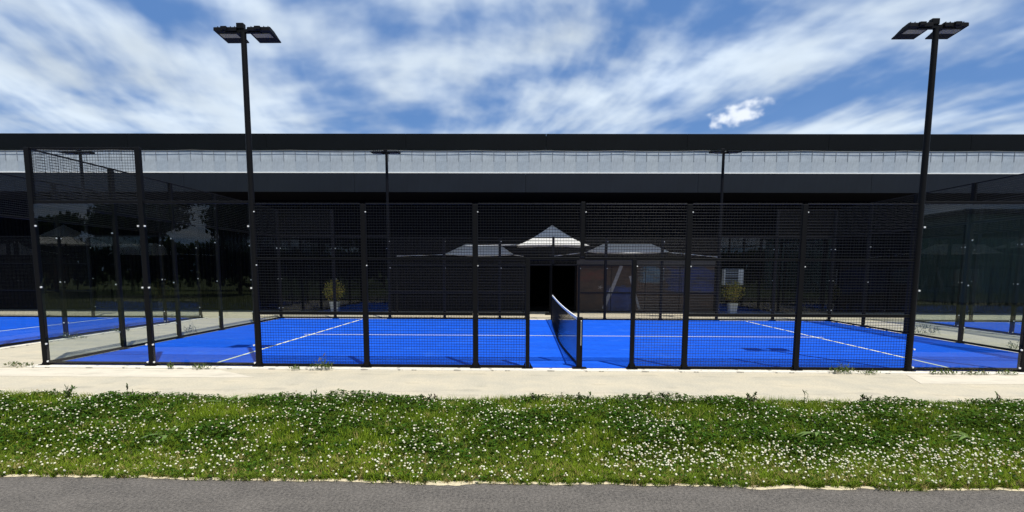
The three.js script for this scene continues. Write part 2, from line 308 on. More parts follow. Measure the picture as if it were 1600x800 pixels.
// ---------------------------------------------------------------- padel court enclosures
const A = 2.03, B = 1.92, HX = B + 4 * A; // bay widths and half length between post centres
const meshCache = {};
function wireMesh(w, h) {
  const key = w.toFixed(3) + h.toFixed(3); if (meshCache[key]) return meshCache[key];
  const g = [], nx = Math.round(w / 0.05), ny = Math.round(h / 0.05);
  const bar = (lx, ly, x, y, z) => { // four long faces
    const q = [], N = [], I = [], horiz = lx > ly, n = 6, t = horiz ? 0.0078 : 0.0046; // cross wires thickened to stand in for their sunlit glint
    for (const e of [-0.5, 0.5]) for (let i = 0; i < n; i++) { const A2 = i * Math.PI * 2 / n, m = Math.cos(A2), k = Math.sin(A2); q.push(...(horiz ? [x + e * lx, y + m * t / 2, z + k * t / 2] : [x + m * t / 2, y + e * ly, z + k * t / 2])); N.push(...(horiz ? [0, m, k] : [m, 0, k])); }
    for (let i = 0; i < n; i++) { const j = (i + 1) % n; if (horiz) I.push(i, j, i + n, i + n, j, j + n); else I.push(i, i + n, j, j, i + n, j + n); }
    const G = new THREE.BufferGeometry(); G.setAttribute('position', new THREE.Float32BufferAttribute(q, 3)); G.setAttribute('normal', new THREE.Float32BufferAttribute(N, 3)); G.setIndex(I); return G;
  };
  for (let i = 0; i <= nx; i++) g.push(bar(0.001, h, -w / 2 + w * i / nx, 0, 0));
  for (let i = 0; i <= ny; i++) g.push(bar(w, 0.001, 0, -h / 2 + h * i / ny, 0.006));
  return meshCache[key] = mergeGeometries(g);
}
const footGeo = (() => { // base plate with a gusset
  const pl = bx(0.2, 0.014, 0.15, 0, 0.007, 0), s = new THREE.Shape([new THREE.Vector2(0.04, 0.014), new THREE.Vector2(0.095, 0.014), new THREE.Vector2(0.04, 0.12)]);
  const gu = (m) => { const e = new THREE.ExtrudeGeometry(s, { depth: 0.008, bevelEnabled: false }).toNonIndexed(); e.translate(0, 0, -0.004); if (m) e.rotateY(Math.PI); return e; };
  return mergeGeometries([pl.toNonIndexed(), gu(0), gu(1)]);
})();
const boltSmall = new THREE.CylinderGeometry(0.011, 0.011, 0.02, 8).rotateX(Math.PI / 2);
const boltGeo = new THREE.CylinderGeometry(0.0165, 0.0165, 0.02, 8).rotateX(Math.PI / 2);
const paneGeo = (w, h) => boxCache['pane' + w + h] ??= new THREE.PlaneGeometry(w, h);

function fenceSide(root, near, opts) {
  // one straight run: frame from a Group without its own identity is avoided, so everything is placed straight under root
  const { posts, at, turn } = opts; // posts: [{s, h, w}], at(s) -> [x, z]
  const put = (name, geo, mat, s, y, off = 0, parent = root) => { const [x, z] = at(s, off); const m = part(name, geo, mat, parent, [x, y, z]); m.rotation.y = turn; return m; };
  for (const p of posts) { if (p.corner) continue; put('post', rbox(p.w ?? 0.09, p.h - 0.02, 0.08), M.black, p.s, 0.02 + (p.h - 0.02) / 2); put('base_plate', footGeo, M.black, p.s, 0.02); }
  for (const b of opts.bays) {
    const s0 = b.s0 + 0.05, s1 = b.s1 - 0.05, w = s1 - s0, c = (s0 + s1) / 2;
    if (b.glass) {
      const pane = put('glass_pane', paneGeo(w + 0.07, 2.94), M.glass, c, 1.53, 0.05);
      for (const sx of [-1, 1]) {
        part('glass_edge', rbox(0.008, 2.94, 0.012, 0.002), M.glassEdge, pane, [sx * (w / 2 + 0.037), 0, 0]);
        for (const y of [0.09, 0.42, 1.48, 2.6]) part('bolt', boltGeo, M.bolt, pane, [sx * (w / 2 - 0.012), y - 1.53, opts.out * 0.012]);
      }
      put('rail', rbox(w - 0.002, 0.05, 0.04), M.black, c, 3.03, 0.0);
      put('rail', rbox(w - 0.002, 0.05, 0.05), M.black, c, 0.06, -0.0);
      if (b.top) { const wm = put('mesh_panel', wireMesh(w, 0.92), M.wire, c, 3.52); wm.userData.kind = 'stuff'; put('rail', rbox(w - 0.002, 0.03, 0.03), M.black, c, 3.985); }
    } else {
      const hs = b.levels; // [y0, y1] pieces of welded mesh, a rail at each break
      for (let i = 0; i < hs.length; i++) { const [y0, y1, foot] = hs[i]; const wm = put('mesh_panel', wireMesh(w, y1 - y0 - 0.04), M.wire, c, (y0 + y1) / 2, 0.028); wm.userData.kind = 'stuff'; if (foot) put('rail', rbox(w - 0.002, foot, 0.04), M.black, c, y0); put('rail', rbox(w - 0.002, 0.022, 0.026), M.black, c, y1 - 0.012, 0); }
      for (const y of [1.9, 2.86]) if (y > hs[0][0] && y < hs[hs.length - 1][1]) put('bolt', boltSmall, M.bolt, s0 + 0.0, y, opts.out * 0.05);
    }
  }
}
function enclosure(cx, label) {
  const root = thing('court_enclosure', label, 'court fence', [cx, 0, -5.05], 'padel court enclosures');
  for (const [side, out] of [[1, 1], [-1, -1]]) {
    const zc = side * 5.05, posts = [], bays = [], S = [];
    for (let i = 0; i < 5; i++) S.push(-HX + A * i);
    S.push(B); for (let i = 1; i < 5; i++) S.push(B + A * i);
    S.forEach((s, i) => { const k = Math.min(i, S.length - 1 - i); posts.push({ s, h: k < 2 ? 4 : 3, w: k === 2 ? 0.075 : 0.09, corner: k === 2 }); });
    posts.push({ s: -B / 2, h: 2.03, w: 0.075 }, { s: B / 2, h: 2.03, w: 0.075 });
    for (let i = 0; i < S.length - 1; i++) {
      const k = Math.min(i, S.length - 2 - i);
      if (S[i] < 0 && S[i + 1] > 0) continue;
      if (k < 2) bays.push({ s0: S[i], s1: S[i + 1], glass: true, top: k === 0 });
      else bays.push({ s0: S[i], s1: S[i + 1], levels: [[0.05, 1.02, 0.05], [1.02, 2.02, 0.06], [2.02, 3.02, 0.03]] });
    }
    const lv = [[0.05, 1.02, 0.05], [1.02, 2.02, 0.06]];
    bays.push({ s0: -B, s1: -B / 2, levels: lv }, { s0: B / 2, s1: B, levels: side > 0 ? [[0.05, 2.02, 0.05]] : lv });
    // over the gate opening
    for (const m of [-1, 1]) bays.push({ s0: m < 0 ? -B : 0.02, s1: m < 0 ? 0.02 : B, levels: [[2.03, 3.02, 0.05]] });
    fenceSide(root, side > 0, { posts, bays, out, turn: 0, at: (s, off) => [s, zc + off * side * (side > 0 ? 1 : 1) * 0.6] });
    part('post', rbox(0.075, 0.98, 0.06), M.black, root, [0.02, 2.55, zc]);
    // plain posts where the floodlight masts stand beside the fence
    for (const s of [-HX + 2 * A, HX - 2 * A]) part('post', rbox(0.075, 2.98, 0.05), M.black, root, [s, 1.51, zc - side * 0.0]);
  }
  for (const sx of [-1, 1]) {
    const posts = [], bays = [], n = 5, w = 10.1 / n;
    for (let i = 0; i <= n; i++) posts.push({ s: -5.05 + w * i, h: 4, corner: i === 0 || i === n });
    for (let i = 0; i < n; i++) bays.push({ s0: -5.05 + w * i, s1: -5.05 + w * (i + 1), glass: true, top: true });
    fenceSide(root, false, { posts, bays, out: sx, turn: Math.PI / 2, at: (s, off) => [sx * (HX + off * 0.2), -s] });
  }
  return root;
}
enclosure(COURTS[0], 'black steel and glass fence round the whole middle court with the net');
enclosure(COURTS[1], 'black steel and glass fence of the neighbouring court at the left edge');
enclosure(COURTS[2], 'black steel and glass fence of the neighbouring court at the right edge');

// ---------------------------------------------------------------- floodlight masts
function mast(x, z, face, label) { // face: -1 lights point towards -z, +1 towards +z
  const r = thing('floodlight_mast', label, 'floodlight', [x, 0, z], 'floodlight masts');
  part('pole', new THREE.CylinderGeometry(0.048, 0.058, 5.93, 16).translate(0, 2.985, 0), M.black, r);
  part('base_plate', footGeo, M.black, r, [0, 0.02, 0]);
  part('cross_arm', rbox(0.62, 0.06, 0.07), M.black, r, [0, 5.97, 0]);
  part('junction_box', rbox(0.13, 0.1, 0.1, 0.012), M.black, r, [-0.04, 6.05, 0]);
  for (const s of [-1, 1]) {
    const h = new THREE.Group(); h.name = 'lamp_head'; h.position.set(s * 0.295, 5.985, face * -0.02); h.rotation.order = 'YXZ'; h.rotation.y = face > 0 ? Math.PI : 0; h.rotation.x = -0.06; r.add(h);
    // shallow tray: deeper at the mount, thin at its lip
    const sh = new THREE.Shape([[0.05, 0.02], [0.02, 0.04], [-0.14, 0.036], [-0.34, -0.004], [-0.42, -0.014], [-0.42, -0.026], [0.05, -0.026]].map(p => new THREE.Vector2(p[0], p[1])));
    part('housing', new THREE.ExtrudeGeometry(sh, { depth: 0.39, bevelEnabled: true, bevelSize: 0.004, bevelThickness: 0.004, bevelSegments: 1 }).rotateY(-Math.PI / 2).translate(0.195, 0, 0), M.black, h);
    for (let i = 0; i < 5; i++) part('cooling_fin', bx(0.008, 0.03, 0.16), M.black, h, [-0.15 + i * 0.075, 0.052, -0.075]);
    part('lens', bx(0.31, 0.01, 0.15), std([0.16, 0.165, 0.18], 0.15), h, [0, -0.033, -0.13], [0.02, 0, 0]);
    part('bracket', bx(0.1, 0.05, 0.05), M.black, h, [0, 0.0, 0.075]);
  }
  return r;
}
mast(-5.98, 0, -1, 'tall floodlight mast on the near fence, left of the net');
mast(5.98, 0, -1, 'tall floodlight mast on the near fence, right of the net');
mast(-5.98, -10.1, 1, 'floodlight mast on the far fence behind the left half of the middle court');
mast(5.98, -10.1, 1, 'floodlight mast on the far fence behind the right half of the middle court');
mast(-17.12, -10.1, 1, 'floodlight mast behind the far left court, seen through the corner mesh');

// ---------------------------------------------------------------- net
{
  const r = thing('padel_net', 'black net with white top tape across the middle court', 'net', [0, 0, -5.05]);
  for (const s of [1, -1]) {
    part('net_post', rbox(0.105, 0.95, 0.085), M.black, r, [0, 0.495, s * 5.0]);
    part('base_plate', bx(0.26, 0.015, 0.17), M.black, r, [0, 0.028, s * 5.03]);
    part('ratchet', rbox(0.018, 0.46, 0.02, 0.004), M.steel, r, [0.02, 0.68, s * 5.052]);
  }
  // net surface: s runs along the net, t from hem to tape; the loose hem blows to the left
  const P = (s, t) => { const e = Math.sin(Math.PI * s), top = 0.93 - 0.05 * e; const hem = 0.035; const y = mixv(hem, top, t); const x = -(1 - t) * (1 - t) * (0.15 * e + 0.03 * e * Math.sin(s * 7)) ; return V(x, y, 4.95 - 9.9 * s); };
  const strand = (f, n, rad) => { const pts = []; for (let i = 0; i <= n; i++) pts.push(f(i / n)); const g = []; for (let i = 0; i < n; i++) { const a = pts[i], b = pts[i + 1]; const d = b.clone().sub(a), l = d.length(); const bb = bx(rad * 2, rad * 2, l); bb.applyQuaternion(new THREE.Quaternion().setFromUnitVectors(V(0, 0, 1), d.normalize())); bb.translate((a.x + b.x) / 2, (a.y + b.y) / 2, (a.z + b.z) / 2); g.push(bb); } return mergeGeometries(g); };
  const gs = []; const nT = 20;
  for (let k = 1; k < nT; k++) gs.push(strand(s => P(s, k / nT), 40, 0.0013));
  for (let k = 1; k < 220; k++) gs.push(strand(t => P(k / 220, t), 4, 0.0013));
  const nm = part('netting', mergeGeometries(gs), M.wire, r); nm.userData.kind = 'stuff';
  const ribbon = (t0, t1, th) => { const n = 48, pos = [], idx = []; for (let i = 0; i <= n; i++) for (const [t, o] of [[t0, -th], [t1, -th], [t1, th], [t0, th]]) { const p = P(i / n, t); pos.push(p.x + o, p.y, p.z); } for (let i = 0; i < n; i++) for (let k = 0; k < 4; k++) { const a = i * 4 + k, b = i * 4 + (k + 1) % 4; idx.push(a, b, a + 4, a + 4, b, b + 4); } const g = new THREE.BufferGeometry(); g.setAttribute('position', new THREE.Float32BufferAttribute(pos, 3)); g.setIndex(idx); const f = g.toNonIndexed(); f.computeVertexNormals(); return f; };
  part('top_tape', ribbon(0.945, 1.005, 0.012), M.tape, r);
  part('hem', ribbon(-0.005, 0.04, 0.012), M.black, r);
}

// ---------------------------------------------------------------- shade sails on the terrace
function surf(nx, nz, f) {
  const pos = [], idx = []; for (let i = 0; i <= nx; i++) for (let j = 0; j <= nz; j++) pos.push(...f(i / nx, j / nz));
  for (let i = 0; i < nx; i++) for (let j = 0; j < nz; j++) { const a = i * (nz + 1) + j, b = a + nz + 1; idx.push(a, a + 1, b, b, a + 1, b + 1); }
  const g = new THREE.BufferGeometry(); g.setAttribute('position', new THREE.Float32BufferAttribute(pos, 3)); g.setIndex(idx); g.computeVertexNormals(); return g;
}
M.sail = new THREE.MeshPhysicalMaterial({ color: new THREE.Color().setRGB(0.78, 0.78, 0.76), roughness: 1, transmission: 0.25, thickness: 0, side: THREE.DoubleSide });
{
  const cx = 0.1, r = thing('peaked_canopy', 'white pointed tent canopy above the doorway, its lower edge in sun', 'sun canopy', [cx, 0, -12.78]);
  part('fabric', surf(40, 40, (u, v) => { const x = (u - 0.5) * 2, z = (v - 0.5) * 2, m = Math.max(Math.abs(x), Math.abs(z)); const sag = 0.09 * (1 - Math.pow(Math.min(Math.abs(x), Math.abs(z)) / Math.max(m, 1e-3), 2)) * m; const h = 2.8 + 0.87 * Math.pow(1 - m, 1.28) + sag * 0.3; const pin = 1 - 0.06 * (1 - Math.pow(Math.abs(Math.abs(x) > Math.abs(z) ? z : x) / Math.max(m, 1e-3), 2)); return [x * 1.46 * pin, h, z * 1.05 * pin]; }), M.sail, r);
  part('centre_pole', new THREE.CylinderGeometry(0.03, 0.03, 3.62, 10).translate(0, 1.82, -0.02), M.black, r);
  part('foot', rbox(0.5, 0.06, 0.5), M.black, r, [0, 0.04, 0]);
  part('tie', rod(V(-1.44, 2.82, 1.02), V(-3.5, 2.8, 0.5), 0.009), M.white, r);
  for (const [sx, sz] of [[1, 1], [1, -1], [-1, 1], [-1, -1]]) part('arm', rod(V(0, 3.5, 0), V(sx * 1.44, 2.79, sz * 1.03), 0.012), M.black, r);
}
function rod(a, b, r) { const d = b.clone().sub(a), g = new THREE.CylinderGeometry(r, r, d.length(), 6); g.applyQuaternion(new THREE.Quaternion().setFromUnitVectors(V(0, 1, 0), d.clone().normalize())); g.translate((a.x + b.x) / 2, (a.y + b.y) / 2, (a.z + b.z) / 2); return g; }
function sail(prof, hem, ties, label) { // prof: [x, height of ridge] across the cloth; ties: points its corners are roped to
  const x0 = prof[0][0], x1 = prof[prof.length - 1][0], o = (x0 + x1) / 2, r = thing('shade_sail', label, 'shade sail', [o, 0, -13.2], 'shade sails over the terrace');
  const ridge = (x) => { let i = 0; while (i < prof.length - 2 && x > prof[i + 1][0]) i++; const [a, ya] = prof[i], [b, yb] = prof[i + 1]; return mixv(ya, yb, (x - a) / (b - a)); };
  part('fabric', surf(60, 24, (u, v) => {
    const x = mixv(x0, x1, u), z = (v - 0.5) * 2, e = Math.sin(Math.PI * u), H = hem + 0.03 - 0.05 * e, R = Math.max(ridge(x), H + 0.01);
    return [x - o, mixv(R, H, Math.pow(Math.abs(z), 1.4)), z * (0.12 + 0.62 * Math.pow(e, 0.6))];
  }), M.sail, r);
  ties.forEach(([tx, ty, tz], i) => {
    const cx = i ? x1 : x0;
    part('rope', rod(V(cx - o, hem + 0.03, 0), V(tx - o, ty, tz), 0.011), M.white, r);
    part('mast', new THREE.CylinderGeometry(0.03, 0.035, ty + 0.05, 8).translate(0, (ty + 0.05) / 2 + 0.01, 0), M.black, r, [tx - o, 0, tz]);
  });
}
sail([[-4.35, 2.5], [-3.45, 2.93], [-3.0, 2.88], [-2.0, 2.84], [-1.5, 2.5]], 2.44, [[-6.35, 2.4, 0.3], [-1.05, 2.42, -0.4]], 'low grey shade sail left of the doorway, roped far out to the left');
sail([[1.6, 2.62], [2.3, 2.95], [4.2, 2.95], [4.95, 2.64]], 2.56, [[0.05, 2.4, 0.3], [7.05, 2.38, 0.3]], 'low grey shade sail above the painted boards, roped far out to the right');

// ---------------------------------------------------------------- terrace plants and cabinet
function leafGeo(l, w, bend = 0.25) { // a pointed leaf of six triangles, base at origin, along +y
  const p = [[0, 0, 0], [-w * 0.42, l * 0.35, bend * l * 0.1], [w * 0.42, l * 0.35, bend * l * 0.1], [-w * 0.36, l * 0.68, bend * l * 0.35], [w * 0.36, l * 0.68, bend * l * 0.35], [0, l, bend * l * 0.8]];
  const g = new THREE.BufferGeometry(); g.setAttribute('position', new THREE.Float32BufferAttribute(p.flat(), 3)); g.setIndex([0, 2, 1, 1, 2, 4, 1, 4, 3, 3, 4, 5]); const f = g.toNonIndexed(); f.computeVertexNormals(); return f;
}
function leafMat(rgb, tr = 0.35) { return new THREE.MeshPhysicalMaterial({ color: new THREE.Color().setRGB(...rgb), roughness: 1, transmission: tr, thickness: 0, specularIntensity: 0.15, side: THREE.DoubleSide, vertexColors: true }); }
function tint(g, a, b, c) { const n = g.attributes.position.count, d = new Float32Array(n * 3); for (let i = 0; i < n; i++) d.set([a, b, c], 3 * i); g.setAttribute('color', new THREE.BufferAttribute(d, 3)); return g; }
function scatterLeaves(rand, n, where, l, w, colour) {
  const out = [], q = new THREE.Quaternion(), e = new THREE.Euler(), m = new THREE.Matrix4();
  const base = leafGeo(l, w);
  for (let i = 0; i < n; i++) { const p = where(rand, i); if (!p) continue; e.set(rand() * 2.4 - 0.6, rand() * 6.283, rand() * 1.6 - 0.8, 'YXZ'); q.setFromEuler(e); const s = 0.7 + rand() * 0.6; m.compose(p, q, V(s, s, s)); const g = base.clone().applyMatrix4(m), k = colour(rand, p); out.push(tint(g, ...k)); }
  return mergeGeometries(out);
}
M.gold = leafMat([1, 1, 1], 0.3);
function pot(x, z, seed, label) {
  const r = thing('potted_shrub', label, 'potted plant', [x, 0, z], 'shrubs in pale pots'), R = rng(seed);
  const s = new THREE.Shape(); s.moveTo(-0.2, 0); s.lineTo(0.2, 0); s.lineTo(0.24, 0.44); s.lineTo(-0.24, 0.44);
  part('pot', new THREE.LatheGeometry([[0.001, 0.005], [0.2, 0.005], [0.245, 0.42], [0.245, 0.445], [0.215, 0.445], [0.2, 0.39], [0.001, 0.39]].map(p => new THREE.Vector2(...p)), 4).rotateY(Math.PI / 4), new THREE.MeshStandardMaterial({ color: new THREE.Color().setRGB(0.38, 0.4, 0.42), roughness: 0.7, flatShading: true }), r);
  part('stem', new THREE.CylinderGeometry(0.018, 0.026, 0.5, 7).translate(0, 0.62, 0), std([0.09, 0.06, 0.04], 0.9), r);
  part('crown', scatterLeaves(R, 900, (q) => { const a = q() * 6.283, c = q() * 2 - 1, rr = Math.pow(q(), 0.45), k = 1 + 0.3 * fbm(a * 2 + seed, c * 3, 3), s = Math.sqrt(1 - c * c); return V(0.47 * rr * k * s * Math.cos(a), 0.93 + 0.5 * rr * k * c, 0.44 * rr * k * s * Math.sin(a)); }, 0.085, 0.036, (q) => { const t = q(); return t < 0.55 ? [0.42 + 0.1 * q(), 0.33 + 0.06 * q(), 0.08] : [0.2 + 0.1 * q(), 0.23 + 0.06 * q(), 0.05]; }), M.gold, r);
}
pot(-9.28, -13.75, 12, 'golden leafed shrub in a pale pot, left of the doorway');
pot(8.0, -14.0, 29, 'golden leafed shrub in a pale pot, right of the painted boards');
{
  const r = thing('wall_cabinet', 'pale grey ventilation cabinet on the wall above the right shrub', 'cabinet', [8.05, 1.22, -14.42]);
  part('case', rbox(0.84, 0.7, 0.3, 0.02), std([0.5, 0.52, 0.55], 0.6), r, [0, 0.35, 0.16]);
  for (let i = 0; i < 9; i++) part('louvre', bx(0.56, 0.045, 0.02), M.black, r, [-0.09, 0.06 + i * 0.073, 0.315], [0.4, 0, 0]);
}

// ---------------------------------------------------------------- weeds at the foot of the fences
M.weed = leafMat([1, 1, 1], 0.35);
function weed(x, z, w, h, n, seed, label, kind = 0) {
  const R = rng(seed), r = thing('weed', label, 'weed', [x, 0.018, z], 'weeds along the walkways');
  part('leaves', scatterLeaves(R, n, (q) => { const a = q() * 6.283, t = Math.sqrt(q()); return V(Math.cos(a) * t * w, h * Math.pow(q(), 1.3) * (1 - 0.7 * t), Math.sin(a) * t * Math.min(w, 0.09)); }, kind ? 0.085 : 0.05, kind ? 0.02 : 0.02, (q) => { const k = 0.7 + 0.6 * q(); return q() < 0.15 ? [0.2 * k, 0.17 * k, 0.08 * k] : [0.085 * k, 0.125 * k, 0.03 * k]; }), M.weed, r);
  const st = []; for (let i = 0; i < 4; i++) st.push(rod(V((R() - 0.5) * w, 0, (R() - 0.5) * 0.08), V((R() - 0.5) * w * 1.4, h * (0.7 + R() * 0.5), (R() - 0.5) * 0.1), 0.0022));
  part('stems', mergeGeometries(st), std([0.09, 0.11, 0.04], 0.9), r);
}
weed(-10.45, 0.16, 0.3, 0.08, 90, 3, 'low weed tuft at the left corner post');
weed(-4.72, 0.24, 0.2, 0.26, 90, 4, 'feathery tall weed at the fence foot, right of the left floodlight', 1);
weed(-6.95, 0.27, 0.2, 0.1, 80, 6, 'low weed tuft in front of the left glass bays');
weed(-7.5, 0.27, 0.07, 0.12, 30, 61, 'small single weed in front of the second glass bay');
weed(-5.2, 0.27, 0.1, 0.05, 36, 62, 'tiny weed just right of the left floodlight foot');
weed(4.68, 0.23, 0.24, 0.17, 150, 7, 'bushy green weed at the fence foot, left of the right floodlight');
weed(5.15, 0.27, 0.22, 0.04, 50, 71, 'flat weed streak just left of the right floodlight foot');
weed(6.42, 0.25, 0.24, 0.07, 80, 8, 'flat weed mat just right of the right floodlight foot');
weed(6.95, 0.27, 0.3, 0.045, 70, 81, 'long flat weed streak under the right glass bay');
weed(7.55, 0.25, 0.2, 0.07, 60, 9, 'low weed tuft by the rightmost post');
weed(-12.8, -3.9, 0.4, 0.16, 120, 10, 'weed patch along the left court footing, nearest the camera');
weed(-12.82, -5.6, 0.35, 0.18, 100, 11, 'weed patch along the left court footing, further back');
weed(-10.6, -5.4, 0.25, 0.3, 70, 13, 'spindly weed beside the left end wall', 1);
weed(10.75, -6.2, 0.4, 0.42, 150, 14, 'tall weed behind the right end wall, further back', 1);
weed(10.7, -2.9, 0.45, 0.4, 170, 15, 'tall weed behind the right end wall, nearer the camera', 1);
weed(12.75, -4.6, 0.5, 0.2, 120, 16, 'weed patch along the right court footing');

// ---------------------------------------------------------------- grass, clover and flowers on the bank
{
  const R = rng(2024), m = new THREE.Matrix4(), q = new THREE.Quaternion(), e = new THREE.Euler(), col = new THREE.Color();
  const HXW = 17;
  // a tuft of curved blades
  const tuft = (n, l, seed) => { const r = rng(seed), out = []; for (let i = 0; i < n; i++) { const h = l * (0.6 + 0.5 * r()), w = 0.0028 + 0.002 * r(), b = h * (0.2 + 0.55 * r()); const p = [-w, 0, 0, w, 0, 0, -w * 0.75, h * 0.55, b * 0.3, w * 0.75, h * 0.55, b * 0.3, 0, h * 0.95, b]; const g = new THREE.BufferGeometry(); g.setAttribute('position', new THREE.Float32BufferAttribute(p, 3)); g.setIndex([0, 1, 2, 2, 1, 3, 2, 3, 4]); const f = g.toNonIndexed(); f.computeVertexNormals(); f.rotateY(r() * 6.283); f.translate((r() - 0.5) * 0.04, 0, (r() - 0.5) * 0.04); out.push(f); } return mergeGeometries(out); };
  const grassMat = new THREE.MeshPhysicalMaterial({ color: 0xffffff, roughness: 0.95, transmission: 0.3, thickness: 0, specularIntensity: 0.1, side: THREE.DoubleSide });
  const cloverMat = new THREE.MeshPhysicalMaterial({ color: 0xffffff, roughness: 0.95, transmission: 0.3, thickness: 0, specularIntensity: 0.1, side: THREE.DoubleSide });
  const lay = (name, geo, mat, n, label, f) => { const im = new THREE.InstancedMesh(geo, mat, n); let k = 0; for (let i = 0; i < n; i++) { const o = f(); if (!o) continue; e.set(o.tx, o.ry, o.tz, 'YXZ'); q.setFromEuler(e); m.compose(V(o.x, o.y, o.z), q, V(o.s, o.sy ?? o.s, o.s)); im.setMatrixAt(k, m); im.setColorAt(k, col.setRGB(...o.c)); k++; } im.count = k; im.name = name; im.userData.kind = 'stuff'; im.userData.label = label; shade(im); scene.add(im); };
  const cloverness = (x, z) => sstep(4.62, 3.9, z + 0.5 * fbm(x * 0.8 + 6, z * 0.8, 3)) * (0.82 + 1.4 * fbm(x * 0.9, z * 1.5 + 20, 3));
  const spot = () => { const x = (R() * 2 - 1) * HXW - 0.8, t = R(), z = mixv(backEdge(x) - 0.02, frontEdge(x) + 0.012 + 0.05 * fbm(x * 6, 4.4, 3), t); return [x, z, t]; };
  lay('grass', tuft(9, 0.125, 5), grassMat, 90000, 'green grass growing through the clover on the bank', () => {
    const [x, z, t] = spot(), c = cloverness(x, z); if (R() < c * 0.62) return null;
    const k = 0.7 + 0.6 * R(), dry = R() < 0.07 + 0.16 * sstep(4.3, 5.0, z), v = 0.5 + 0.8 * fbm(x * 0.9 + 50, z * 1.3, 3);
    const tall = mixv(1.0, 0.62, sstep(3.9, 4.7, z)) * (0.75 + 0.7 * Math.max(0, v - 0.3));
    return { x, z, y: bankY(x, z) - 0.008, tx: (R() - 0.5) * 0.5, ry: R() * 6.283, tz: (R() - 0.5) * 0.5, s: 0.75 + 0.45 * R(), sy: tall * (0.7 + 0.6 * R()), c: dry ? [0.34 * k, 0.28 * k, 0.10 * k] : [(0.105 + 0.09 * v) * k, (0.175 + 0.09 * v) * k, 0.016 * k] };
  });
  const trefoil = (() => { const out = []; for (let i = 0; i < 3; i++) { const l = 0.0165, p = [[0, 0, 0]], N = 6; for (let j = 0; j <= N; j++) { const a = -0.95 + 1.9 * j / N, r = l * (0.72 + 0.3 * Math.cos(a * 1.1)) * (j === N / 2 ? 0.93 : 1); p.push([Math.sin(a) * r * 0.92, 0.003 * Math.cos(a * 2), Math.cos(a) * r]); } const ix = []; for (let j = 1; j <= N; j++) ix.push(0, j, j + 1); const g = new THREE.BufferGeometry(); g.setAttribute('position', new THREE.Float32BufferAttribute(p.flat(), 3)); g.setIndex(ix); g.rotateX(-0.25); g.rotateY(i * 2.094); const f = g.toNonIndexed(); f.computeVertexNormals(); out.push(f); } const st = new THREE.CylinderGeometry(0.0012, 0.0012, 0.06, 3, 1, true).translate(0, -0.03, 0).toNonIndexed(); st.deleteAttribute('uv'); out.push(st); return mergeGeometries(out); })();
  lay('clover_leaves', trefoil, cloverMat, 190000, 'dense dark green clover leaves on the bank', () => {
    const [x, z] = spot(), c = cloverness(x, z); if (R() > 0.12 + c) return null;
    const k = 0.65 + 0.7 * R(), v = fbm(x * 1.3 + 5, z * 1.6, 3), h = (0.035 + 0.06 * R()) * (1 + 1.7 * v) * mixv(1, 0.55, sstep(4.2, 4.8, z));
    return { x, z, y: bankY(x, z) + h, tx: (R() - 0.5) * 0.9, ry: R() * 6.283, tz: (R() - 0.5) * 0.9, s: 0.75 + 0.6 * R(), c: [(0.036 + 0.026 * R()) * k, (0.083 + 0.034 * R()) * k, 0.009 * k] };
  });
  // flower heads: a knobbly ball on a thin stalk
  const head = (() => { const g = new THREE.IcosahedronGeometry(0.0098, 1), p = g.attributes.position; for (let i = 0; i < p.count; i++) { const k = 1 + 0.22 * noise(p.getX(i) * 260, p.getY(i) * 260 + p.getZ(i) * 190); p.setXYZ(i, p.getX(i) * k, p.getY(i) * k * 0.82, p.getZ(i) * k); } g.computeVertexNormals(); g.deleteAttribute('uv'); return g; })();
  const flowerMat = dull([1, 1, 1], 0.95, 0.2);
  lay('clover_flowers', head, flowerMat, 46000, 'small round white clover flowers scattered over the bank', () => {
    const [x, z] = spot(); const d = 0.2 + 1.0 * Math.max(0, fbm(x * 1.1 + 70, z * 1.4, 4) + 0.08) + 2.2 * Math.exp(-Math.pow((z - 4.5 - 0.1 * fbm(x, 1, 2)) / 0.15, 2)) * sstep(-0.8, 0.9, x) * sstep(4.6, 3.2, x) ;
    if (R() > d * 0.8) return null;
    const k = 0.85 + 0.25 * R(), old = R() < 0.12, h = (0.06 + 0.06 * R()) * (1 + 1.2 * fbm(x * 1.3 + 5, z * 1.6, 3)) * mixv(1, 0.6, sstep(4.2, 4.8, z));
    return { x, z, y: bankY(x, z) + h, tx: R() - 0.5, ry: R() * 6.283, tz: R() - 0.5, s: 0.65 + 0.6 * R(), c: old ? [0.42 * k, 0.34 * k, 0.22 * k] : [0.62 * k, 0.595 * k, 0.45 * k] };
  });
}
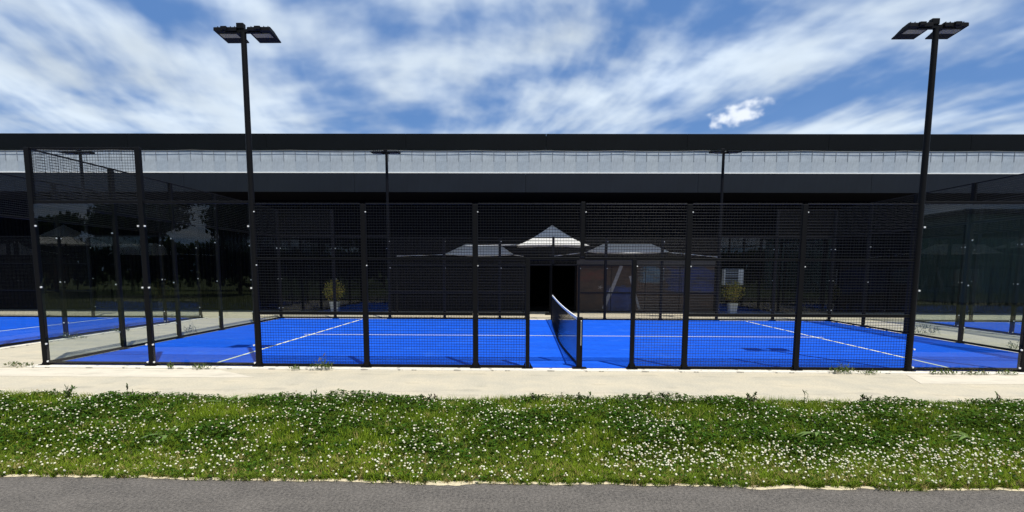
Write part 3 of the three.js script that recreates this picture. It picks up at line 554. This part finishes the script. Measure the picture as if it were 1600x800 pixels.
// taller plants that stick up out of the bank
function stalk(x, z, h, seed, label, kind) {
  const R = rng(seed), r = thing('meadow_plant', label, 'plant', [x, bankY(x, z) - 0.01, z], 'taller plants on the bank'), st = [], tips = [];
  const n = kind === 2 ? 9 : kind === 1 ? 5 : 2;
  if (kind < 2) { for (let i = 0; i < n; i++) { const a = V((R() - 0.5) * 0.05, 0, (R() - 0.5) * 0.05), b = V(a.x + (R() - 0.5) * (kind === 1 ? 0.3 : 0.14), h * (0.65 + 0.4 * R()), a.z + (R() - 0.5) * 0.08); st.push(rod(a, b, 0.0022)); tips.push([a, b]); } part('stems', mergeGeometries(st), std([0.09, 0.12, 0.045], 0.9), r); }
  if (kind === 2) { const g = []; for (let i = 0; i < 12; i++) { const l = leafGeo(0.2 + 0.1 * R(), 0.055, 0.9); l.rotateX(0.75 + 0.5 * R()); l.rotateY(R() * 6.283); const k = 0.8 + 0.4 * R(); g.push(tint(l, 0.15 * k, 0.235 * k, 0.06 * k)); } part('leaves', mergeGeometries(g), M.weed, r, [0, 0.04, 0]); }
  else part('leaves', scatterLeaves(R, kind === 1 ? 90 : 16, (q) => { const [a, b] = tips[Math.floor(q() * tips.length)]; return a.clone().lerp(b, 0.25 + 0.75 * Math.sqrt(q())).add(V((q() - 0.5) * 0.02, 0, (q() - 0.5) * 0.02)); }, 0.045, 0.018, (q) => { const k = 0.7 + 0.5 * q(); return q() < 0.2 ? [0.1 * k, 0.06 * k, 0.05 * k] : [0.07 * k, 0.12 * k, 0.03 * k]; }), M.weed, r);
}
[[-7.35, 2.45, 0.26, 1, 'leafy plant rising at the back of the bank, below the left corner post'], [-6.45, 2.5, 0.3, 0, 'thin stalk at the back of the bank, far left'], [-3.9, 2.45, 0.28, 0, 'dark budded stalk on the bank, below the left floodlight'],
  [-3.0, 2.45, 0.24, 0, 'forked stalk at the back of the bank, left of the net'], [-2.35, 2.45, 0.2, 1, 'low leafy clump at the back of the bank, left of the net'], [-0.85, 2.45, 0.22, 1, 'leafy clump at the back of the bank, below the gate opening'],
  [-0.2, 2.42, 0.24, 1, 'leafy plant at the back of the bank, below the net post'], [0.55, 2.45, 0.27, 1, 'tallest leafy plant on the bank, just right of the net'], [0.95, 2.42, 0.24, 1, 'leafy plant on the bank, second right of the net'],
  [2.0, 2.45, 0.24, 1, 'leafy plant at the back of the bank, midway to the right floodlight'], [2.75, 2.4, 0.36, 0, 'bare tall stalk on the bank, left of the right floodlight'], [3.6, 2.4, 0.2, 1, 'grassy clump at the back of the bank, near the right floodlight'], [5.3, 2.42, 0.26, 0, 'thin stalk at the back of the bank, right of the right floodlight'],
].forEach(([x, z, h, k, l], i) => stalk(x, z + 0.34, h * 0.8, 300 + i, l, k));
[[-5.1, 4.05, 'broad leafed rosette low on the left of the bank'], [-1.95, 4.05, 'broad leafed rosette low on the bank, left of the net'], [4.0, 3.95, 'broad leafed rosette low on the right of the bank'], [-5.0, 2.95, 'broad leafed rosette high on the left of the bank'], [0.35, 3.25, 'broad leafed rosette in the middle of the bank'], [2.35, 3.85, 'broad leafed rosette in the flowers right of the net']].forEach(([x, z, l], i) => stalk(x, z, 0.2, 400 + i, l, 2));

// ---------------------------------------------------------------- trees across the road, mirrored in the glass
M.leaf = leafMat([1, 1, 1], 0.3);
function tree(x, z, h, w, seed, label) {
  const R = rng(seed), r = thing('broadleaf_tree', label, 'tree', [x, -0.34, z], 'trees across the road');
  const tr = [rod(V(0, 0, 0), V(0.1, h * 0.5, 0), 0.16)], tips = [];
  for (let i = 0; i < 9; i++) { const a = i * 2.4, y0 = h * (0.25 + 0.06 * i * 0.6), b = V(Math.cos(a) * w * (0.35 + 0.3 * R()), h * (0.5 + 0.45 * R()), Math.sin(a) * w * (0.35 + 0.3 * R())); tr.push(rod(V(0.05, y0, 0), b, 0.05)); tips.push(b); }
  tips.push(V(0, h * 0.85, 0));
  part('trunk', mergeGeometries(tr), std([0.06, 0.045, 0.035], 0.95), r);
  part('crown', scatterLeaves(R, h > 9 ? 9000 : 4200, (q) => { const t = tips[Math.floor(q() * tips.length)], a = q() * 6.283, c = q() * 2 - 1, s = Math.sqrt(1 - c * c), k = Math.pow(q(), 0.5) * w * 0.42; return V(t.x + k * s * Math.cos(a), Math.max(h * 0.12, t.y + k * c * 0.7), t.z + k * s * Math.sin(a)); }, 0.42, 0.24, (q) => { const k = 0.6 + 0.7 * q(); return [0.05 * k, 0.085 * k, 0.022 * k]; }), M.leaf, r);
}
[[-50, 44, 6.6, 2.8], [-45, 41, 6.9, 3.2], [-40.5, 43, 6.7, 2.9], [-37, 40, 8.0, 3.6], [-32.5, 37, 10.5, 4.6], [-26, 38, 10, 4.4], [-19, 40, 9.5, 4.4]]
  .forEach(([x, z, h, w], i) => tree(x, z, h, w, 700 + i, `${['small', 'round', 'slender', 'wide', 'tall dense', 'tall', 'loose', 'dense', 'dark', 'broad', 'big'][i]} green tree across the road, number ${['one', 'two', 'three', 'four', 'five', 'six', 'seven', 'eight', 'nine', 'ten', 'eleven'][i]} from the left`));

{ // light green ribbed shed across the road, mirrored in the glass on the right
  const r = thing('ribbed_shed', 'pale green ribbed metal shed across the road on the right', 'building', [47, -0.34, 30]);
  const pts = []; for (let x = -17; x < 17; x += 0.3) pts.push([x, 0], [x + 0.12, 0], [x + 0.16, -0.05], [x + 0.26, -0.05]);
  const pos = [], idx = []; pts.forEach(([x, z]) => pos.push(x, 0, z, x, 6.2, z)); for (let i = 0; i < pts.length - 1; i++) { const a = 2 * i; idx.push(a, a + 1, a + 2, a + 2, a + 1, a + 3); }
  const g = new THREE.BufferGeometry(); g.setAttribute('position', new THREE.Float32BufferAttribute(pos, 3)); g.setIndex(idx); const f = g.toNonIndexed(); f.computeVertexNormals();
  part('wall', f, std([0.45, 0.62, 0.62], 0.7), r);
  part('body', bx(34, 6.2, 12, 0, 3.1, 6.1), std([0.3, 0.42, 0.42], 0.8), r);
  part('roof', bx(34.6, 0.3, 12.8, 0, 6.36, 6), std([0.2, 0.22, 0.23], 0.7), r);
  for (const x of [-11.5, -4]) { const w = part('window', bx(2.2, 2.6, 0.1, 0, 0, 0), std([0.7, 0.74, 0.7], 0.4), r, [x, 4.2, -0.1]); part('mullion', bx(0.08, 2.6, 0.06), M.black, w, [0, 0, -0.07]); }
}
{ // dense hedgerow behind those trees
  const R = rng(808), r = thing('hedgerow', 'long dark green hedgerow behind the trees across the road', 'hedge', [-10, -0.34, 47]);
  part('foliage', scatterLeaves(R, 24000, (q) => { const x = (q() - 0.5) * 130, t = Math.sqrt(q()), top = 4.2 + 1.4 * fbm(x * 0.15, 3, 3); return V(x, top * t * (0.9 + 0.2 * q()), (q() - 0.5) * 2.4 * (1.1 - 0.6 * t)); }, 0.8, 0.6, (q) => { const k = 0.6 + 0.7 * q(); return [0.045 * k, 0.075 * k, 0.02 * k]; }), M.leaf, r);
  const st = []; for (let i = 0; i < 60; i++) st.push(rod(V(-64 + i * 2.17, 0, 0), V(-64 + i * 2.17 + R() - 0.5, 2.6, R() - 0.5), 0.06)); part('stems', mergeGeometries(st), std([0.06, 0.045, 0.035], 0.95), r);
}
renderer.render(scene, camera);
